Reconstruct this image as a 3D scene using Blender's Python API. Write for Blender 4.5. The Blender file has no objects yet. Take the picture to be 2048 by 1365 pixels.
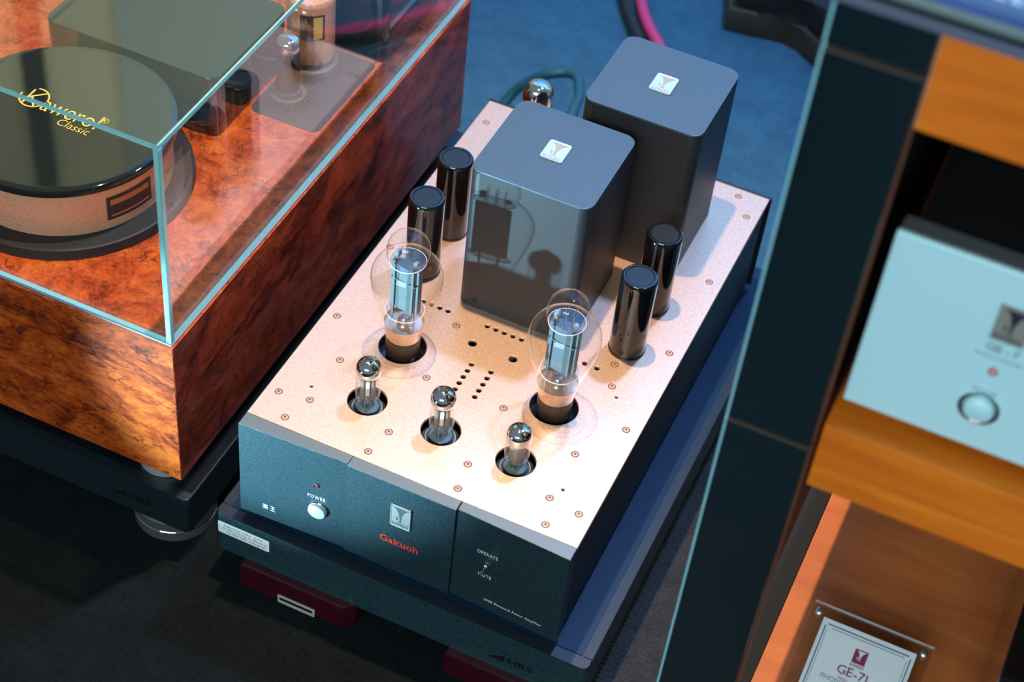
import bpy, bmesh, math, random
from mathutils import Vector, Matrix
random.seed(7)
scene = bpy.context.scene
COL = scene.collection
R = math.radians

# ------------------------------------------------------------------ camera
cam_d = bpy.data.cameras.new('camera'); cam = bpy.data.objects.new('camera', cam_d); COL.objects.link(cam)
cam.location = (0.53713, -0.86650, 1.26773)
cam.rotation_mode = 'XYZ'; cam.rotation_euler = (R(44.2484), R(-5.0204), R(24.4146))
cam_d.sensor_fit = 'HORIZONTAL'; cam_d.sensor_width = 36.0; cam_d.lens = 3598.05 / 2048 * 36.0
cam_d.clip_start = 0.05; cam_d.clip_end = 60
cam_d.dof.use_dof = True; cam_d.dof.focus_distance = 1.55; cam_d.dof.aperture_fstop = 6.3
scene.camera = cam
# ------------------------------------------------------------------ world, lights, exposure
w = bpy.data.worlds.new('world'); scene.world = w; w.use_nodes = True
bgn = w.node_tree.nodes['Background']; bgn.inputs[0].default_value = (0.50, 0.66, 0.78, 1); bgn.inputs[1].default_value = 0.30
def aim(o, target):
    o.rotation_euler = (Vector(target) - o.location).to_track_quat('-Z', 'Y').to_euler()
def spot(name, loc, target, power, color, angle, radius, blend=0.5):
    d = bpy.data.lights.new(name, 'SPOT'); d.energy = power; d.color = color; d.spot_size = R(angle); d.spot_blend = blend; d.shadow_soft_size = radius
    o = bpy.data.objects.new(name, d); COL.objects.link(o); o.location = loc; aim(o, target); return o
def area(name, loc, target, power, color, sx, sy):
    d = bpy.data.lights.new(name, 'AREA'); d.shape = 'RECTANGLE'; d.size = sx; d.size_y = sy; d.energy = power; d.color = color
    o = bpy.data.objects.new(name, d); COL.objects.link(o); o.location = loc; aim(o, target); return o
spot('ceiling_spot_warm', (0.07, 0.29, 1.72), (0.06, 0.17, 0.0), 118, (1.0, 0.75, 0.47), 58, 0.018, 0.9)
spot('ceiling_spot_cool', (0.40, 0.98, 2.05), (0.12, 0.34, 0.0), 148, (0.29, 0.47, 0.92), 60, 0.06, 0.6)
spot('low_stage_spot', (-0.36, -0.63, -0.06), (0.155, 0.224, 0.215), 125.0, (0.42, 0.82, 1.0), 26, 0.010, 0.7)
area('front_fill_light', (0.35, -2.7, 1.9), (0.25, 0.1, 0.2), 66, (0.72, 0.92, 1.0), 1.8, 1.0)  # broad unseen fill added to brighten the front faces
area('wall_fill_left', (-2.2, 1.15, 2.9), (-2.2, 2.6, 2.9), 29, (1.0, 0.97, 0.80), 2.6, 0.8)  # added fill that brightens the unseen wall for the gloss reflections
area('wall_fill_right', (0.4, 1.15, 2.9), (0.4, 2.6, 2.9), 150, (0.85, 0.93, 1.0), 2.6, 0.8)  # second added fill, for the blue part of the wall
scene.view_settings.view_transform = 'Standard'; scene.view_settings.look = 'None'
scene.view_settings.exposure = 0.0; scene.view_settings.gamma = 1.0
scene.view_settings.use_curve_mapping = False

# ------------------------------------------------------------------ materials
def newmat(name):
    m = bpy.data.materials.new(name); m.use_nodes = True
    nt = m.node_tree; return m, nt, nt.nodes['Principled BSDF']
def N(nt, t, **kw):
    n = nt.nodes.new(t)
    for k, v in kw.items(): setattr(n, k, v)
    return n
def mat(name, col, rough=0.5, metal=0.0, spec=0.5, coat=0.0, coat_rough=0.05, emit=None, estr=0.0, bump=None, speck=None):
    """bump=(scale, strength[,distance]); speck=(scale, amount): fine tone variation of the finish"""
    m, nt, b = newmat(name)
    b.inputs['Base Color'].default_value = (*col, 1); b.inputs['Roughness'].default_value = rough
    b.inputs['Metallic'].default_value = metal; b.inputs['Specular IOR Level'].default_value = spec
    b.inputs['Coat Weight'].default_value = coat; b.inputs['Coat Roughness'].default_value = coat_rough
    if emit: b.inputs['Emission Color'].default_value = (*emit, 1); b.inputs['Emission Strength'].default_value = estr
    tc = None
    if bump or speck:
        tc = N(nt, 'ShaderNodeTexCoord')
    if speck:
        t = N(nt, 'ShaderNodeTexNoise'); t.inputs['Scale'].default_value = speck[0]; t.inputs['Detail'].default_value = 2
        nt.links.new(tc.outputs['Object'], t.inputs['Vector'])
        r = N(nt, 'ShaderNodeMapRange'); r.inputs[1].default_value = .3; r.inputs[2].default_value = .7
        r.inputs[3].default_value = 1 - speck[1]; r.inputs[4].default_value = 1 + speck[1]
        nt.links.new(t.outputs['Fac'], r.inputs[0])
        mx = N(nt, 'ShaderNodeVectorMath', operation='SCALE'); mx.inputs[0].default_value = col
        nt.links.new(r.outputs[0], mx.inputs['Scale']); nt.links.new(mx.outputs[0], b.inputs['Base Color'])
    if bump:
        t = N(nt, 'ShaderNodeTexNoise'); t.inputs['Scale'].default_value = bump[0]; t.inputs['Detail'].default_value = 3
        nt.links.new(tc.outputs['Object'], t.inputs['Vector'])
        bp = N(nt, 'ShaderNodeBump'); bp.inputs['Strength'].default_value = bump[1]
        bp.inputs['Distance'].default_value = bump[2] if len(bump) > 2 else 0.0004
        nt.links.new(t.outputs['Fac'], bp.inputs['Height']); nt.links.new(bp.outputs[0], b.inputs['Normal'])
    return m
def thin_glass(name, tint, rough=0.0, f0=0.043, gcol=(1, 1, 1)):
    m = bpy.data.materials.new(name); m.use_nodes = True; nt = m.node_tree; nt.nodes.clear()
    out = N(nt, 'ShaderNodeOutputMaterial'); tr = N(nt, 'ShaderNodeBsdfTransparent'); gl = N(nt, 'ShaderNodeBsdfGlossy'); mx = N(nt, 'ShaderNodeMixShader')
    tr.inputs[0].default_value = (*tint, 1); gl.inputs['Roughness'].default_value = rough; gl.inputs[0].default_value = (*gcol, 1)
    lw = N(nt, 'ShaderNodeLayerWeight'); lw.inputs[0].default_value = 0.5
    p = N(nt, 'ShaderNodeMath', operation='POWER'); p.inputs[1].default_value = 5
    ma = N(nt, 'ShaderNodeMath', operation='MULTIPLY_ADD'); ma.inputs[1].default_value = 1 - f0; ma.inputs[2].default_value = f0
    nt.links.new(lw.outputs['Facing'], p.inputs[0]); nt.links.new(p.outputs[0], ma.inputs[0]); nt.links.new(ma.outputs[0], mx.inputs[0])
    nt.links.new(tr.outputs[0], mx.inputs[1]); nt.links.new(gl.outputs[0], mx.inputs[2]); nt.links.new(mx.outputs[0], out.inputs[0])
    return m
def copper_brushed(name, col, rough=0.5, metal=.72):
    m, nt, b = newmat(name); tc = N(nt, 'ShaderNodeTexCoord')
    b.inputs['Metallic'].default_value = metal; b.inputs['Roughness'].default_value = rough
    def noise(sc, detail=3):
        mp = N(nt, 'ShaderNodeMapping'); mp.inputs['Scale'].default_value = sc; nt.links.new(tc.outputs['Object'], mp.inputs[0])
        t = N(nt, 'ShaderNodeTexNoise'); t.inputs['Scale'].default_value = 1; t.inputs['Detail'].default_value = detail; nt.links.new(mp.outputs[0], t.inputs['Vector']); return t
    a = noise((170, 1700, 600)); c = noise((1400, 280, 600)); g = noise((480, 480, 480), 2)
    s = N(nt, 'ShaderNodeMath', operation='ADD'); nt.links.new(a.outputs['Fac'], s.inputs[0]); nt.links.new(c.outputs['Fac'], s.inputs[1])
    s2 = N(nt, 'ShaderNodeMath', operation='ADD'); nt.links.new(s.outputs[0], s2.inputs[0]); nt.links.new(g.outputs['Fac'], s2.inputs[1])
    cr = N(nt, 'ShaderNodeMapRange'); cr.inputs[1].default_value = 1.0; cr.inputs[2].default_value = 2.0; cr.inputs[3].default_value = 0.76; cr.inputs[4].default_value = 1.18
    nt.links.new(s2.outputs[0], cr.inputs[0])
    vm = N(nt, 'ShaderNodeVectorMath', operation='SCALE'); vm.inputs[0].default_value = col; nt.links.new(cr.outputs[0], vm.inputs['Scale']); nt.links.new(vm.outputs[0], b.inputs['Base Color'])
    bp = N(nt, 'ShaderNodeBump'); bp.inputs['Strength'].default_value = 0.12; bp.inputs['Distance'].default_value = 0.0002
    nt.links.new(s2.outputs[0], bp.inputs['Height']); nt.links.new(bp.outputs[0], b.inputs['Normal'])
    return m
def burl(name, light, mid, dark, scale, stretch=(1, 1, 1), rot=(0, 0, 0), vein=0.055):
    m, nt, b = newmat(name); tc = N(nt, 'ShaderNodeTexCoord')
    mp = N(nt, 'ShaderNodeMapping'); mp.inputs['Scale'].default_value = stretch; mp.inputs['Rotation'].default_value = rot
    nt.links.new(tc.outputs['Object'], mp.inputs[0])
    def noise(sc, det, dist, rgh=.6):
        t = N(nt, 'ShaderNodeTexNoise'); t.inputs['Scale'].default_value = sc; t.inputs['Detail'].default_value = det; t.inputs['Distortion'].default_value = dist
        t.inputs['Roughness'].default_value = rgh; nt.links.new(mp.outputs[0], t.inputs['Vector']); return t
    n1 = noise(scale * .55, 5, 1.6); n2 = noise(scale, 4, 2.6, .55); n3 = noise(scale * 3.0, 5, 2.0, .65)
    r1 = N(nt, 'ShaderNodeValToRGB'); e = r1.color_ramp
    e.elements[0].position = .30; e.elements[0].color = (*dark, 1); e.elements[1].position = .68; e.elements[1].color = (*light, 1)
    k = e.elements.new(.47); k.color = (*mid, 1)
    ad = N(nt, 'ShaderNodeMath', operation='MULTIPLY_ADD'); ad.inputs[1].default_value = .55; nt.links.new(n3.outputs['Fac'], ad.inputs[0])
    sb = N(nt, 'ShaderNodeMath', operation='MULTIPLY_ADD'); sb.inputs[1].default_value = 1.0; sb.inputs[2].default_value = -.275
    nt.links.new(n1.outputs['Fac'], sb.inputs[0]); nt.links.new(sb.outputs[0], ad.inputs[2]); nt.links.new(ad.outputs[0], r1.inputs[0])
    # dark figured veins: thin level lines of the distorted noise
    ab = N(nt, 'ShaderNodeMath', operation='SUBTRACT'); ab.inputs[1].default_value = .5; nt.links.new(n2.outputs['Fac'], ab.inputs[0])
    a2 = N(nt, 'ShaderNodeMath', operation='ABSOLUTE'); nt.links.new(ab.outputs[0], a2.inputs[0])
    vr = N(nt, 'ShaderNodeMapRange'); vr.inputs[1].default_value = 0; vr.inputs[2].default_value = vein; vr.inputs[3].default_value = 1; vr.inputs[4].default_value = 0
    nt.links.new(a2.outputs[0], vr.inputs[0])
    nm = noise(scale * .8, 2, .5); vr2 = N(nt, 'ShaderNodeMapRange'); vr2.inputs[1].default_value = .46; vr2.inputs[2].default_value = .62; nt.links.new(nm.outputs['Fac'], vr2.inputs[0])
    mm = N(nt, 'ShaderNodeMath', operation='MULTIPLY'); nt.links.new(vr.outputs[0], mm.inputs[0]); nt.links.new(vr2.outputs[0], mm.inputs[1])
    m8 = N(nt, 'ShaderNodeMath', operation='MULTIPLY'); m8.inputs[1].default_value = .85; nt.links.new(mm.outputs[0], m8.inputs[0])
    mix = N(nt, 'ShaderNodeMix', data_type='RGBA'); nt.links.new(m8.outputs[0], mix.inputs[0]); nt.links.new(r1.outputs[0], mix.inputs[6])
    mix.inputs[7].default_value = (dark[0] * .25, dark[1] * .25, dark[2] * .25, 1)
    nt.links.new(mix.outputs[2], b.inputs['Base Color'])
    b.inputs['Roughness'].default_value = .35; b.inputs['Coat Weight'].default_value = .4; b.inputs['Coat Roughness'].default_value = .05
    b.inputs['Specular IOR Level'].default_value = .3
    return m
def plain_wood(name, c0, c1, axis_scale, rough=.4, coat=.3):
    m, nt, b = newmat(name); tc = N(nt, 'ShaderNodeTexCoord'); mp = N(nt, 'ShaderNodeMapping'); mp.inputs['Scale'].default_value = axis_scale
    nt.links.new(tc.outputs['Object'], mp.inputs[0])
    t = N(nt, 'ShaderNodeTexNoise'); t.inputs['Scale'].default_value = 1; t.inputs['Detail'].default_value = 6; t.inputs['Distortion'].default_value = .6; nt.links.new(mp.outputs[0], t.inputs['Vector'])
    r = N(nt, 'ShaderNodeValToRGB'); r.color_ramp.elements[0].position = .3; r.color_ramp.elements[0].color = (*c0, 1); r.color_ramp.elements[1].position = .7; r.color_ramp.elements[1].color = (*c1, 1)
    nt.links.new(t.outputs['Fac'], r.inputs[0]); nt.links.new(r.outputs[0], b.inputs['Base Color'])
    b.inputs['Roughness'].default_value = rough; b.inputs['Coat Weight'].default_value = coat; b.inputs['Coat Roughness'].default_value = .12
    return m
def carpet(name, c0, c1, rib=None):
    m, nt, b = newmat(name); tc = N(nt, 'ShaderNodeTexCoord')
    t = N(nt, 'ShaderNodeTexNoise'); t.inputs['Scale'].default_value = 26; t.inputs['Detail'].default_value = 6; t.inputs['Roughness'].default_value = .75; nt.links.new(tc.outputs['Object'], t.inputs['Vector'])
    f = N(nt, 'ShaderNodeTexNoise'); f.inputs['Scale'].default_value = 420; f.inputs['Detail'].default_value = 3; nt.links.new(tc.outputs['Object'], f.inputs['Vector'])
    ad = N(nt, 'ShaderNodeMath', operation='ADD'); nt.links.new(t.outputs['Fac'], ad.inputs[0]); nt.links.new(f.outputs['Fac'], ad.inputs[1])
    r = N(nt, 'ShaderNodeMapRange'); r.inputs[1].default_value = .7; r.inputs[2].default_value = 1.3; nt.links.new(ad.outputs[0], r.inputs[0])
    mx = N(nt, 'ShaderNodeMix', data_type='RGBA'); mx.inputs[6].default_value = (*c0, 1); mx.inputs[7].default_value = (*c1, 1)
    nt.links.new(r.outputs[0], mx.inputs[0]); nt.links.new(mx.outputs[2], b.inputs['Base Color'])
    b.inputs['Roughness'].default_value = .95; b.inputs['Specular IOR Level'].default_value = .1
    h = f.outputs['Fac']
    if rib:
        wv = N(nt, 'ShaderNodeTexWave'); wv.bands_direction = 'Y'; wv.inputs['Scale'].default_value = rib; wv.inputs['Distortion'].default_value = 1.5
        wv.inputs['Detail'].default_value = 1; nt.links.new(tc.outputs['Object'], wv.inputs['Vector'])
        a3 = N(nt, 'ShaderNodeMath', operation='ADD'); nt.links.new(wv.outputs['Fac'], a3.inputs[0]); nt.links.new(f.outputs['Fac'], a3.inputs[1]); h = a3.outputs[0]
    bp = N(nt, 'ShaderNodeBump'); bp.inputs['Strength'].default_value = .8; bp.inputs['Distance'].default_value = .0015; nt.links.new(h, bp.inputs['Height']); nt.links.new(bp.outputs[0], b.inputs['Normal'])
    return m

M = dict(
    carpet=carpet('carpet_blue', (.028, .108, .175), (.070, .195, .285), rib=59),
    mat_dark=carpet('mat_charcoal', (.003, .0045, .005), (.008, .011, .0125)),
    mat_ribbed=carpet('mat_ribbed', (.022, .024, .025), (.055, .056, .055), rib=59),
    wall_olive=mat('wall_olive', (.46, .45, .28), .9), banner_blue=mat('banner_blue', (.06, .26, .66), .8), black_matte=mat('black_matte', (.008, .008, .009), .8),
    banner_teal=mat('banner_teal', (.30, .36, .31), .8),
    copper=copper_brushed('copper_deck', (.88, .56, .40), .42), copper_screw=mat('copper_screw', (.60, .32, .20), .45, .35), screw_dark=mat('screw_recess', (.10, .045, .03), .6, .5),
    copper_edge=mat('copper_edge', (.62, .30, .20), .35, .9),
    chassis=mat('chassis_black', (.016, .018, .021), .5, 0, .4, bump=(1500, .25)), inner=mat('chassis_inside', (.006, .006, .007), .7),
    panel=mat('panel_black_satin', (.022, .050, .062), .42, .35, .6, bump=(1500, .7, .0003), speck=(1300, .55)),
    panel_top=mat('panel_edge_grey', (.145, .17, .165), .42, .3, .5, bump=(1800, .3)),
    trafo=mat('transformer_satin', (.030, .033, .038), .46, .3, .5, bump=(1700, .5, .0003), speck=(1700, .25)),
    trafo_top=mat('transformer_lid', (.048, .088, .122), .42, .2, .7, bump=(1700, .5, .0003), speck=(1700, .25)),  # cover finish again, with the blue light from above tinted into it
    cap=mat('capacitor_gloss', (.006, .006, .007), .09, 0, .6, coat=.6, coat_rough=.03), cap_top=mat('capacitor_top', (.012, .015, .017), .32, 0, .5, bump=(900, .15)),
    silver=mat('badge_silver', (.86, .85, .82), .30, .75), badge_dark=mat('badge_dark', (.10, .11, .11), .45, .3), badge_grey=mat('badge_grey', (.32, .31, .27), .5, .2),
    chrome=mat('chrome', (.82, .81, .80), .06, 1.0), button=mat('button_silver', (.88, .87, .82), .30, .55), red_led=mat('red_lens', (.55, .01, .03), .2, emit=(1, .03, .06), estr=.9),
    white_ink=mat('white_ink', (.80, .90, .95), .6), red_ink=mat('red_ink', (.85, .05, .025), .5), gold_ink=mat('gold_ink', (.95, .60, .10), .5), black_ink=mat('black_ink', (.02, .02, .03), .6),
    platform=mat('platform_black', (.018, .050, .060), .40, .2, .6, bump=(900, .12), speck=(500, .3)), platform_top=mat('platform_top', (.006, .024, .058), .42, 0, .18, bump=(700, .05)),  # platform_top: cast of the blue light put into the black base
    plinth=mat('plinth_black', (.009, .017, .021), .38, .1, .5, bump=(900, .1), speck=(500, .3)), platform_dark=mat('platform_gloss', (.007, .008, .009), .22, 0, .5, coat=.3, coat_rough=.1),
    platform_border=mat('platform_border', (.012, .018, .028), .42, 0, .35, bump=(700, .05)),
    sticker=mat('sticker_white', (.93, .96, .94), .6), burgundy=mat('burgundy_gloss', (.042, .003, .008), .28, 0, .5, coat=.5, coat_rough=.12), cream=mat('plaque_cream', (.52, .50, .38), .45, .2),
    steel=mat('turned_steel', (.36, .355, .35), .22, .8), steel_light=mat('brushed_alloy', (.62, .66, .68), .25, .6),
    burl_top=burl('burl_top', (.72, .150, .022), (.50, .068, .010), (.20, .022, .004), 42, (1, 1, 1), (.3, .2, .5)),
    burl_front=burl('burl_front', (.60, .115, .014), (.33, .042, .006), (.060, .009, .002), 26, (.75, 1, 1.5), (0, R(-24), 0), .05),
    burl_side=burl('burl_side', (.42, .062, .018), (.22, .024, .009), (.060, .008, .003), 26, (1, .9, 1.7), (R(30), 0, 0), .04),  # same burl, its little-lit side painted darker and redder
    glass=thin_glass('case_glass', (.975, .99, .985), 0, .050), glass_edge=mat('glass_edge_teal', (.28, .62, .60), .18, 0, .5, coat=.5), glass_clear=mat('clear_bottom_seal', (.30, .30, .34), .15, .2, .6, coat=.8),
    bulb=thin_glass('bulb_glass', (.985, .985, .98), 0, .035), bulb_small=thin_glass('small_bulb_glass', (.97, .97, .95), 0, .05),
    getter=mat('getter_copper_reflection', (.90, .66, .50), .20, .9), tube_base=mat('tube_base_brown', (.085, .045, .030), .35), bluegrey=mat('plate_bluegrey', (.11, .145, .162), .45, .35),  # getter: silvering with the copper deck's reflection put into its colour
    mica=thin_glass('mica', (.86, .88, .90), .08, .05), wire=mat('wire_nickel', (.60, .58, .55), .25, 1.0), plate_grey=mat('anode_grey', (.30, .25, .22), .45, .5), white_mica=mat('white_mica', (.70, .70, .68), .5),
    socket=mat('socket_black', (.010, .011, .014), .12, 0, .5, coat=.5), socket_grey=mat('socket_grey', (.05, .065, .075), .35, .4), ceramic=mat('ceramic_grey', (.26, .30, .29), .4), burg_dark=mat('socket_burgundy', (.10, .004, .015), .2),
    lid_black=mat('piano_black', (.012, .014, .011), .04, 0, .5, coat=1.0, coat_rough=.02), copper_band=copper_brushed('copper_band', (.90, .40, .23), .34, .15), rubber=mat('rubber_black', (.012, .013, .014), .6),
    tube_socket_fin=mat('fin_grey', (.09, .10, .11), .5, .3), dark_tube=mat('tube_smoked', (.018, .017, .015), .2, .3), label_dark=mat('label_dark', (.035, .025, .03), .4), label_orange=mat('label_orange', (.60, .17, .06), .4),
    rack_gloss=mat('rack_gloss', (.006, .015, .020), .16, 0, .5, coat=.6, coat_rough=.08, bump=(300, .03)), rack_edge=mat('rack_edge_teal', (.28, .56, .62), .25), rack_inner=mat('rack_inner', (.018, .021, .024), .5), rack_trim=mat('rack_trim', (.10, .07, .055), .5), rack_core=mat('rack_core', (.17, .06, .03), .5),
    shelf=plain_wood('shelf_cherry', (.66, .125, .006), (.92, .225, .012), (6, 60, 60), .42, .10), shelf_top=plain_wood('shelf_board', (.54, .135, .036), (.70, .20, .056), (7, 60, 60), .42, .15),
    shelf_edge=plain_wood('shelf_pale_edge', (.55, .36, .22), (.62, .42, .28), (40, 40, 40)),
    silver_blue=mat('faceplate_silver', (.60, .90, .94), .45, .12, .5, bump=(1600, .3)), plate_edge=mat('faceplate_edge', (.16, .17, .17), .4, .4), body_black=mat('preamp_black', (.007, .007, .008), .5),  # silver_blue: silver with the cyan front light put into its colour
    print_grey=mat('print_grey', (.16, .24, .27), .6), acrylic=thin_glass('acrylic', (.97, .98, .98), 0, .04), acrylic_edge=mat('acrylic_edge', (.85, .85, .82), .2, .1), paper=mat('paper', (.90, .91, .92), .45, 0, .5, coat=.25), navy_ink=mat('navy_ink', (.02, .035, .09), .6), maroon_ink=mat('maroon_ink', (.30, .03, .07), .6),
    nickel=mat('nickel_pin', (.60, .60, .55), .25, .9), gloss_black=mat('gloss_black', (.008, .008, .009), .10, 0, .5, coat=.6), lavender=mat('top_edge_lavender', (.20, .23, .32), .35, .4), top_blue=mat('top_panel_blue', (.07, .12, .19), .5), navy=mat('line_navy', (.02, .04, .20), .5), pale_green=mat('edge_pale', (.22, .28, .28), .4, .3),
    cable_teal=mat('cable_teal', (.012, .10, .15), .45), cable_pink=mat('cable_pink', (.75, .06, .20), .5), cable_black=mat('cable_black', (.012, .02, .028), .5), bag_black=mat('bag_black', (.010, .011, .012), .7), olive_trim=mat('olive_trim', (.045, .042, .032), .7),
)

for k in ('steel', 'steel_light'):
    nt = M[k].node_tree; b = nt.nodes['Principled BSDF']; b.inputs['Anisotropic'].default_value = .85; b.inputs['Roughness'].default_value = .33
    tn = N(nt, 'ShaderNodeTangent', direction_type='RADIAL', axis='Z'); nt.links.new(tn.outputs[0], b.inputs['Tangent'])

# ------------------------------------------------------------------ mesh helpers
def link(name, me, mats, parent=None, smooth=False, loc=None, rot=None):
    o = bpy.data.objects.new(name, me); COL.objects.link(o)
    if not isinstance(mats, (list, tuple)): mats = [mats]
    if not me.materials:
        for m in mats: me.materials.append(m if not isinstance(m, str) else M[m])
    if smooth:
        for p in me.polygons: p.use_smooth = True
    if loc is not None: o.location = loc
    if rot is not None: o.rotation_euler = rot
    if parent is not None:
        o.parent = parent
        o.matrix_parent_inverse = world_of(parent).inverted()
    return o
def world_of(o):
    m = o.matrix_basis.copy()
    if o.parent: m = world_of(o.parent) @ o.matrix_parent_inverse @ m
    return m
def from_bm(name, bm, mats, parent=None, smooth=False, **kw):
    bmesh.ops.recalc_face_normals(bm, faces=bm.faces)
    me = bpy.data.meshes.new(name); bm.to_mesh(me); bm.free()
    o = link(name, me, mats, parent, False, **kw)
    if smooth: shade_auto(me, smooth if not isinstance(smooth, bool) else 40)
    return o
def shade_auto(me, deg=40):
    for p in me.polygons: p.use_smooth = True
    b = bmesh.new(); b.from_mesh(me); lim = R(deg)
    for e in b.edges:
        if len(e.link_faces) == 2 and e.calc_face_angle(0) > lim: e.smooth = False
    tot = sum(f.calc_area() for f in b.faces)
    if len(b.faces) < 300:
        for f in b.faces:
            if f.calc_area() > .03 * tot: f.smooth = False       # broad flat faces keep their own normal
    b.to_mesh(me); b.free()
def bm_box(bm, x, y, z, mi=0, bevel=0, seg=2):
    vs = [bm.verts.new((a, b, c)) for a in x for b in y for c in z]
    f = [(0, 1, 3, 2), (4, 6, 7, 5), (0, 4, 5, 1), (2, 3, 7, 6), (0, 2, 6, 4), (1, 5, 7, 3)]
    fs = [bm.faces.new([vs[i] for i in q]) for q in f]
    for q in fs: q.material_index = mi
    if bevel:
        es = list({e for q in fs for e in q.edges})
        r = bmesh.ops.bevel(bm, geom=es, offset=bevel, segments=seg, affect='EDGES', profile=.5)
        for q in r['faces']: q.material_index = mi
def box(name, x, y, z, m, parent=None, bevel=0, seg=2):
    bm = bmesh.new(); bm_box(bm, x, y, z, 0, bevel, seg); return from_bm(name, bm, m, parent, smooth=bool(bevel))
def bm_lathe(bm, prof, seg=32, cx=0, cy=0, mi=0, ang=None):
    rings = []
    for r, z in prof:
        if r < 1e-6: rings.append([bm.verts.new((cx, cy, z))])
        else: rings.append([bm.verts.new((cx + r * math.cos(2 * math.pi * i / seg), cy + r * math.sin(2 * math.pi * i / seg), z)) for i in range(seg)])
    for a, b in zip(rings, rings[1:]):
        for i in range(seg):
            j = (i + 1) % seg
            if len(a) == 1 and len(b) == 1: continue
            if len(a) == 1: q = (a[0], b[i], b[j])
            elif len(b) == 1: q = (a[i], a[j], b[0])
            else: q = (a[i], a[j], b[j], b[i])
            bm.faces.new(q).material_index = mi
def lathe(name, prof, c, m, parent=None, seg=40, deg=35):
    q = [prof[0]]
    for a, b_ in zip(prof, prof[1:]):
        if abs(a[1] - b_[1]) < 2e-4 and abs(a[0] - b_[0]) > .004:
            q += [(a[0] + (b_[0] - a[0]) * k, a[1] + (b_[1] - a[1]) * k) for k in (.03, .97)]
        elif abs(a[0] - b_[0]) < .002 and abs(a[1] - b_[1]) > .010:
            q += [(a[0] + (b_[0] - a[0]) * k, a[1] + (b_[1] - a[1]) * k) for k in (.02, .98)]
        q.append(b_)
    bm = bmesh.new(); bm_lathe(bm, q, seg)
    return from_bm(name, bm, m, parent, smooth=deg, loc=c)
def round_poly(x0, x1, y0, y1, r, n=6, corners=(1, 1, 1, 1)):
    pts = []
    for k, (cx, cy, a0) in enumerate(((x0 + r, y0 + r, 180), (x1 - r, y0 + r, 270), (x1 - r, y1 - r, 0), (x0 + r, y1 - r, 90))):
        if corners[k]:
            for i in range(n + 1):
                a = R(a0 + 90 * i / n); pts.append((cx + r * math.cos(a), cy + r * math.sin(a)))
        else: pts.append(((x0, x1, x1, x0)[k], (y0, y0, y1, y1)[k]))
    return pts
def bm_prism(bm, poly, z0, z1, mi=0, bevel=0, T=None, topbevel=False):
    lo = [bm.verts.new((x, y, z0)) for x, y in poly]; hi = [bm.verts.new((x, y, z1)) for x, y in poly]; n = len(poly)
    fs = [bm.faces.new(lo[::-1]), bm.faces.new(hi)] + [bm.faces.new((lo[i], lo[(i + 1) % n], hi[(i + 1) % n], hi[i])) for i in range(n)]
    for f in fs: f.material_index = mi
    if bevel:
        es = list(fs[1].edges) + ([] if topbevel else list(fs[0].edges))
        r = bmesh.ops.bevel(bm, geom=es, offset=bevel, segments=2, affect='EDGES', profile=.5)
        for f in r['faces']: f.material_index = mi
def prism(name, poly, z0, z1, m, parent=None, bevel=0, smooth=True, topbevel=False):
    bm = bmesh.new(); bm_prism(bm, poly, z0, z1, 0, bevel, topbevel=topbevel); return from_bm(name, bm, m, parent, smooth=smooth)
def apply(o, mtx):
    o.data.transform(mtx); o.data.update(); return o
def empty(name, loc, label=None, cat=None, group=None):
    o = bpy.data.objects.new(name, None); COL.objects.link(o); o.location = loc; o.empty_display_size = .02
    if label: tag(o, label, cat, group)
    return o
def tag(o, label, cat, group=None):
    o['label'] = label; o['category'] = cat
    if group: o['group'] = group
    return o
def struct(o): o['kind'] = 'structure'; return o
def curve_mesh(splines, extrude=0, bevel=0, fill2d=True):
    cu = bpy.data.curves.new('tmp', 'CURVE'); cu.dimensions = '2D'; cu.fill_mode = 'BOTH'; cu.extrude = extrude; cu.bevel_depth = bevel; cu.bevel_resolution = 1
    for pts in splines:
        s = cu.splines.new('POLY'); s.points.add(len(pts) - 1); s.use_cyclic_u = True
        for p, (x, y) in zip(s.points, pts): p.co = (x, y, 0, 1)
    o = bpy.data.objects.new('tmp', cu); me = bpy.data.meshes.new_from_object(o); bpy.data.objects.remove(o); bpy.data.curves.remove(cu); return me
def circle(cx, cy, r, n=32): return [(cx + r * math.cos(2 * math.pi * i / n), cy + r * math.sin(2 * math.pi * i / n)) for i in range(n)]
def text_mesh(s, height, bold=0, spacing=1.0, extrude=0.0, shear=0, width=None, res=3):
    """flat lettering in the XY plane, centred; height = capital height, width = total width"""
    cu = bpy.data.curves.new('tmp', 'FONT'); cu.body = s; cu.size = 1; cu.offset = bold; cu.space_character = spacing; cu.shear = shear; cu.resolution_u = res
    o = bpy.data.objects.new('tmp', cu); me = bpy.data.meshes.new_from_object(o); bpy.data.objects.remove(o); bpy.data.curves.remove(cu)
    xs = [v.co.x for v in me.vertices]; 
    if not xs: return me
    x0, x1 = min(xs), max(xs); k = height / .69; kx = k if width is None else width / (x1 - x0)
    for v in me.vertices: v.co = ((v.co.x - (x0 + x1) / 2) * kx, (v.co.y - .345) * k, v.co.z)
    me.materials.clear()
    return me
FRONT = Matrix(((1, 0, 0, 0), (0, 0, -1, 0), (0, 1, 0, 0), (0, 0, 0, 1)))     # XY -> XZ plane facing -Y
FLAT = Matrix.Identity(4)
def lettering(name, s, height, m, parent, mtx, **kw):
    me = text_mesh(s, height, **kw); me.transform(mtx); me.update(); return link(name, me, m, parent)
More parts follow.
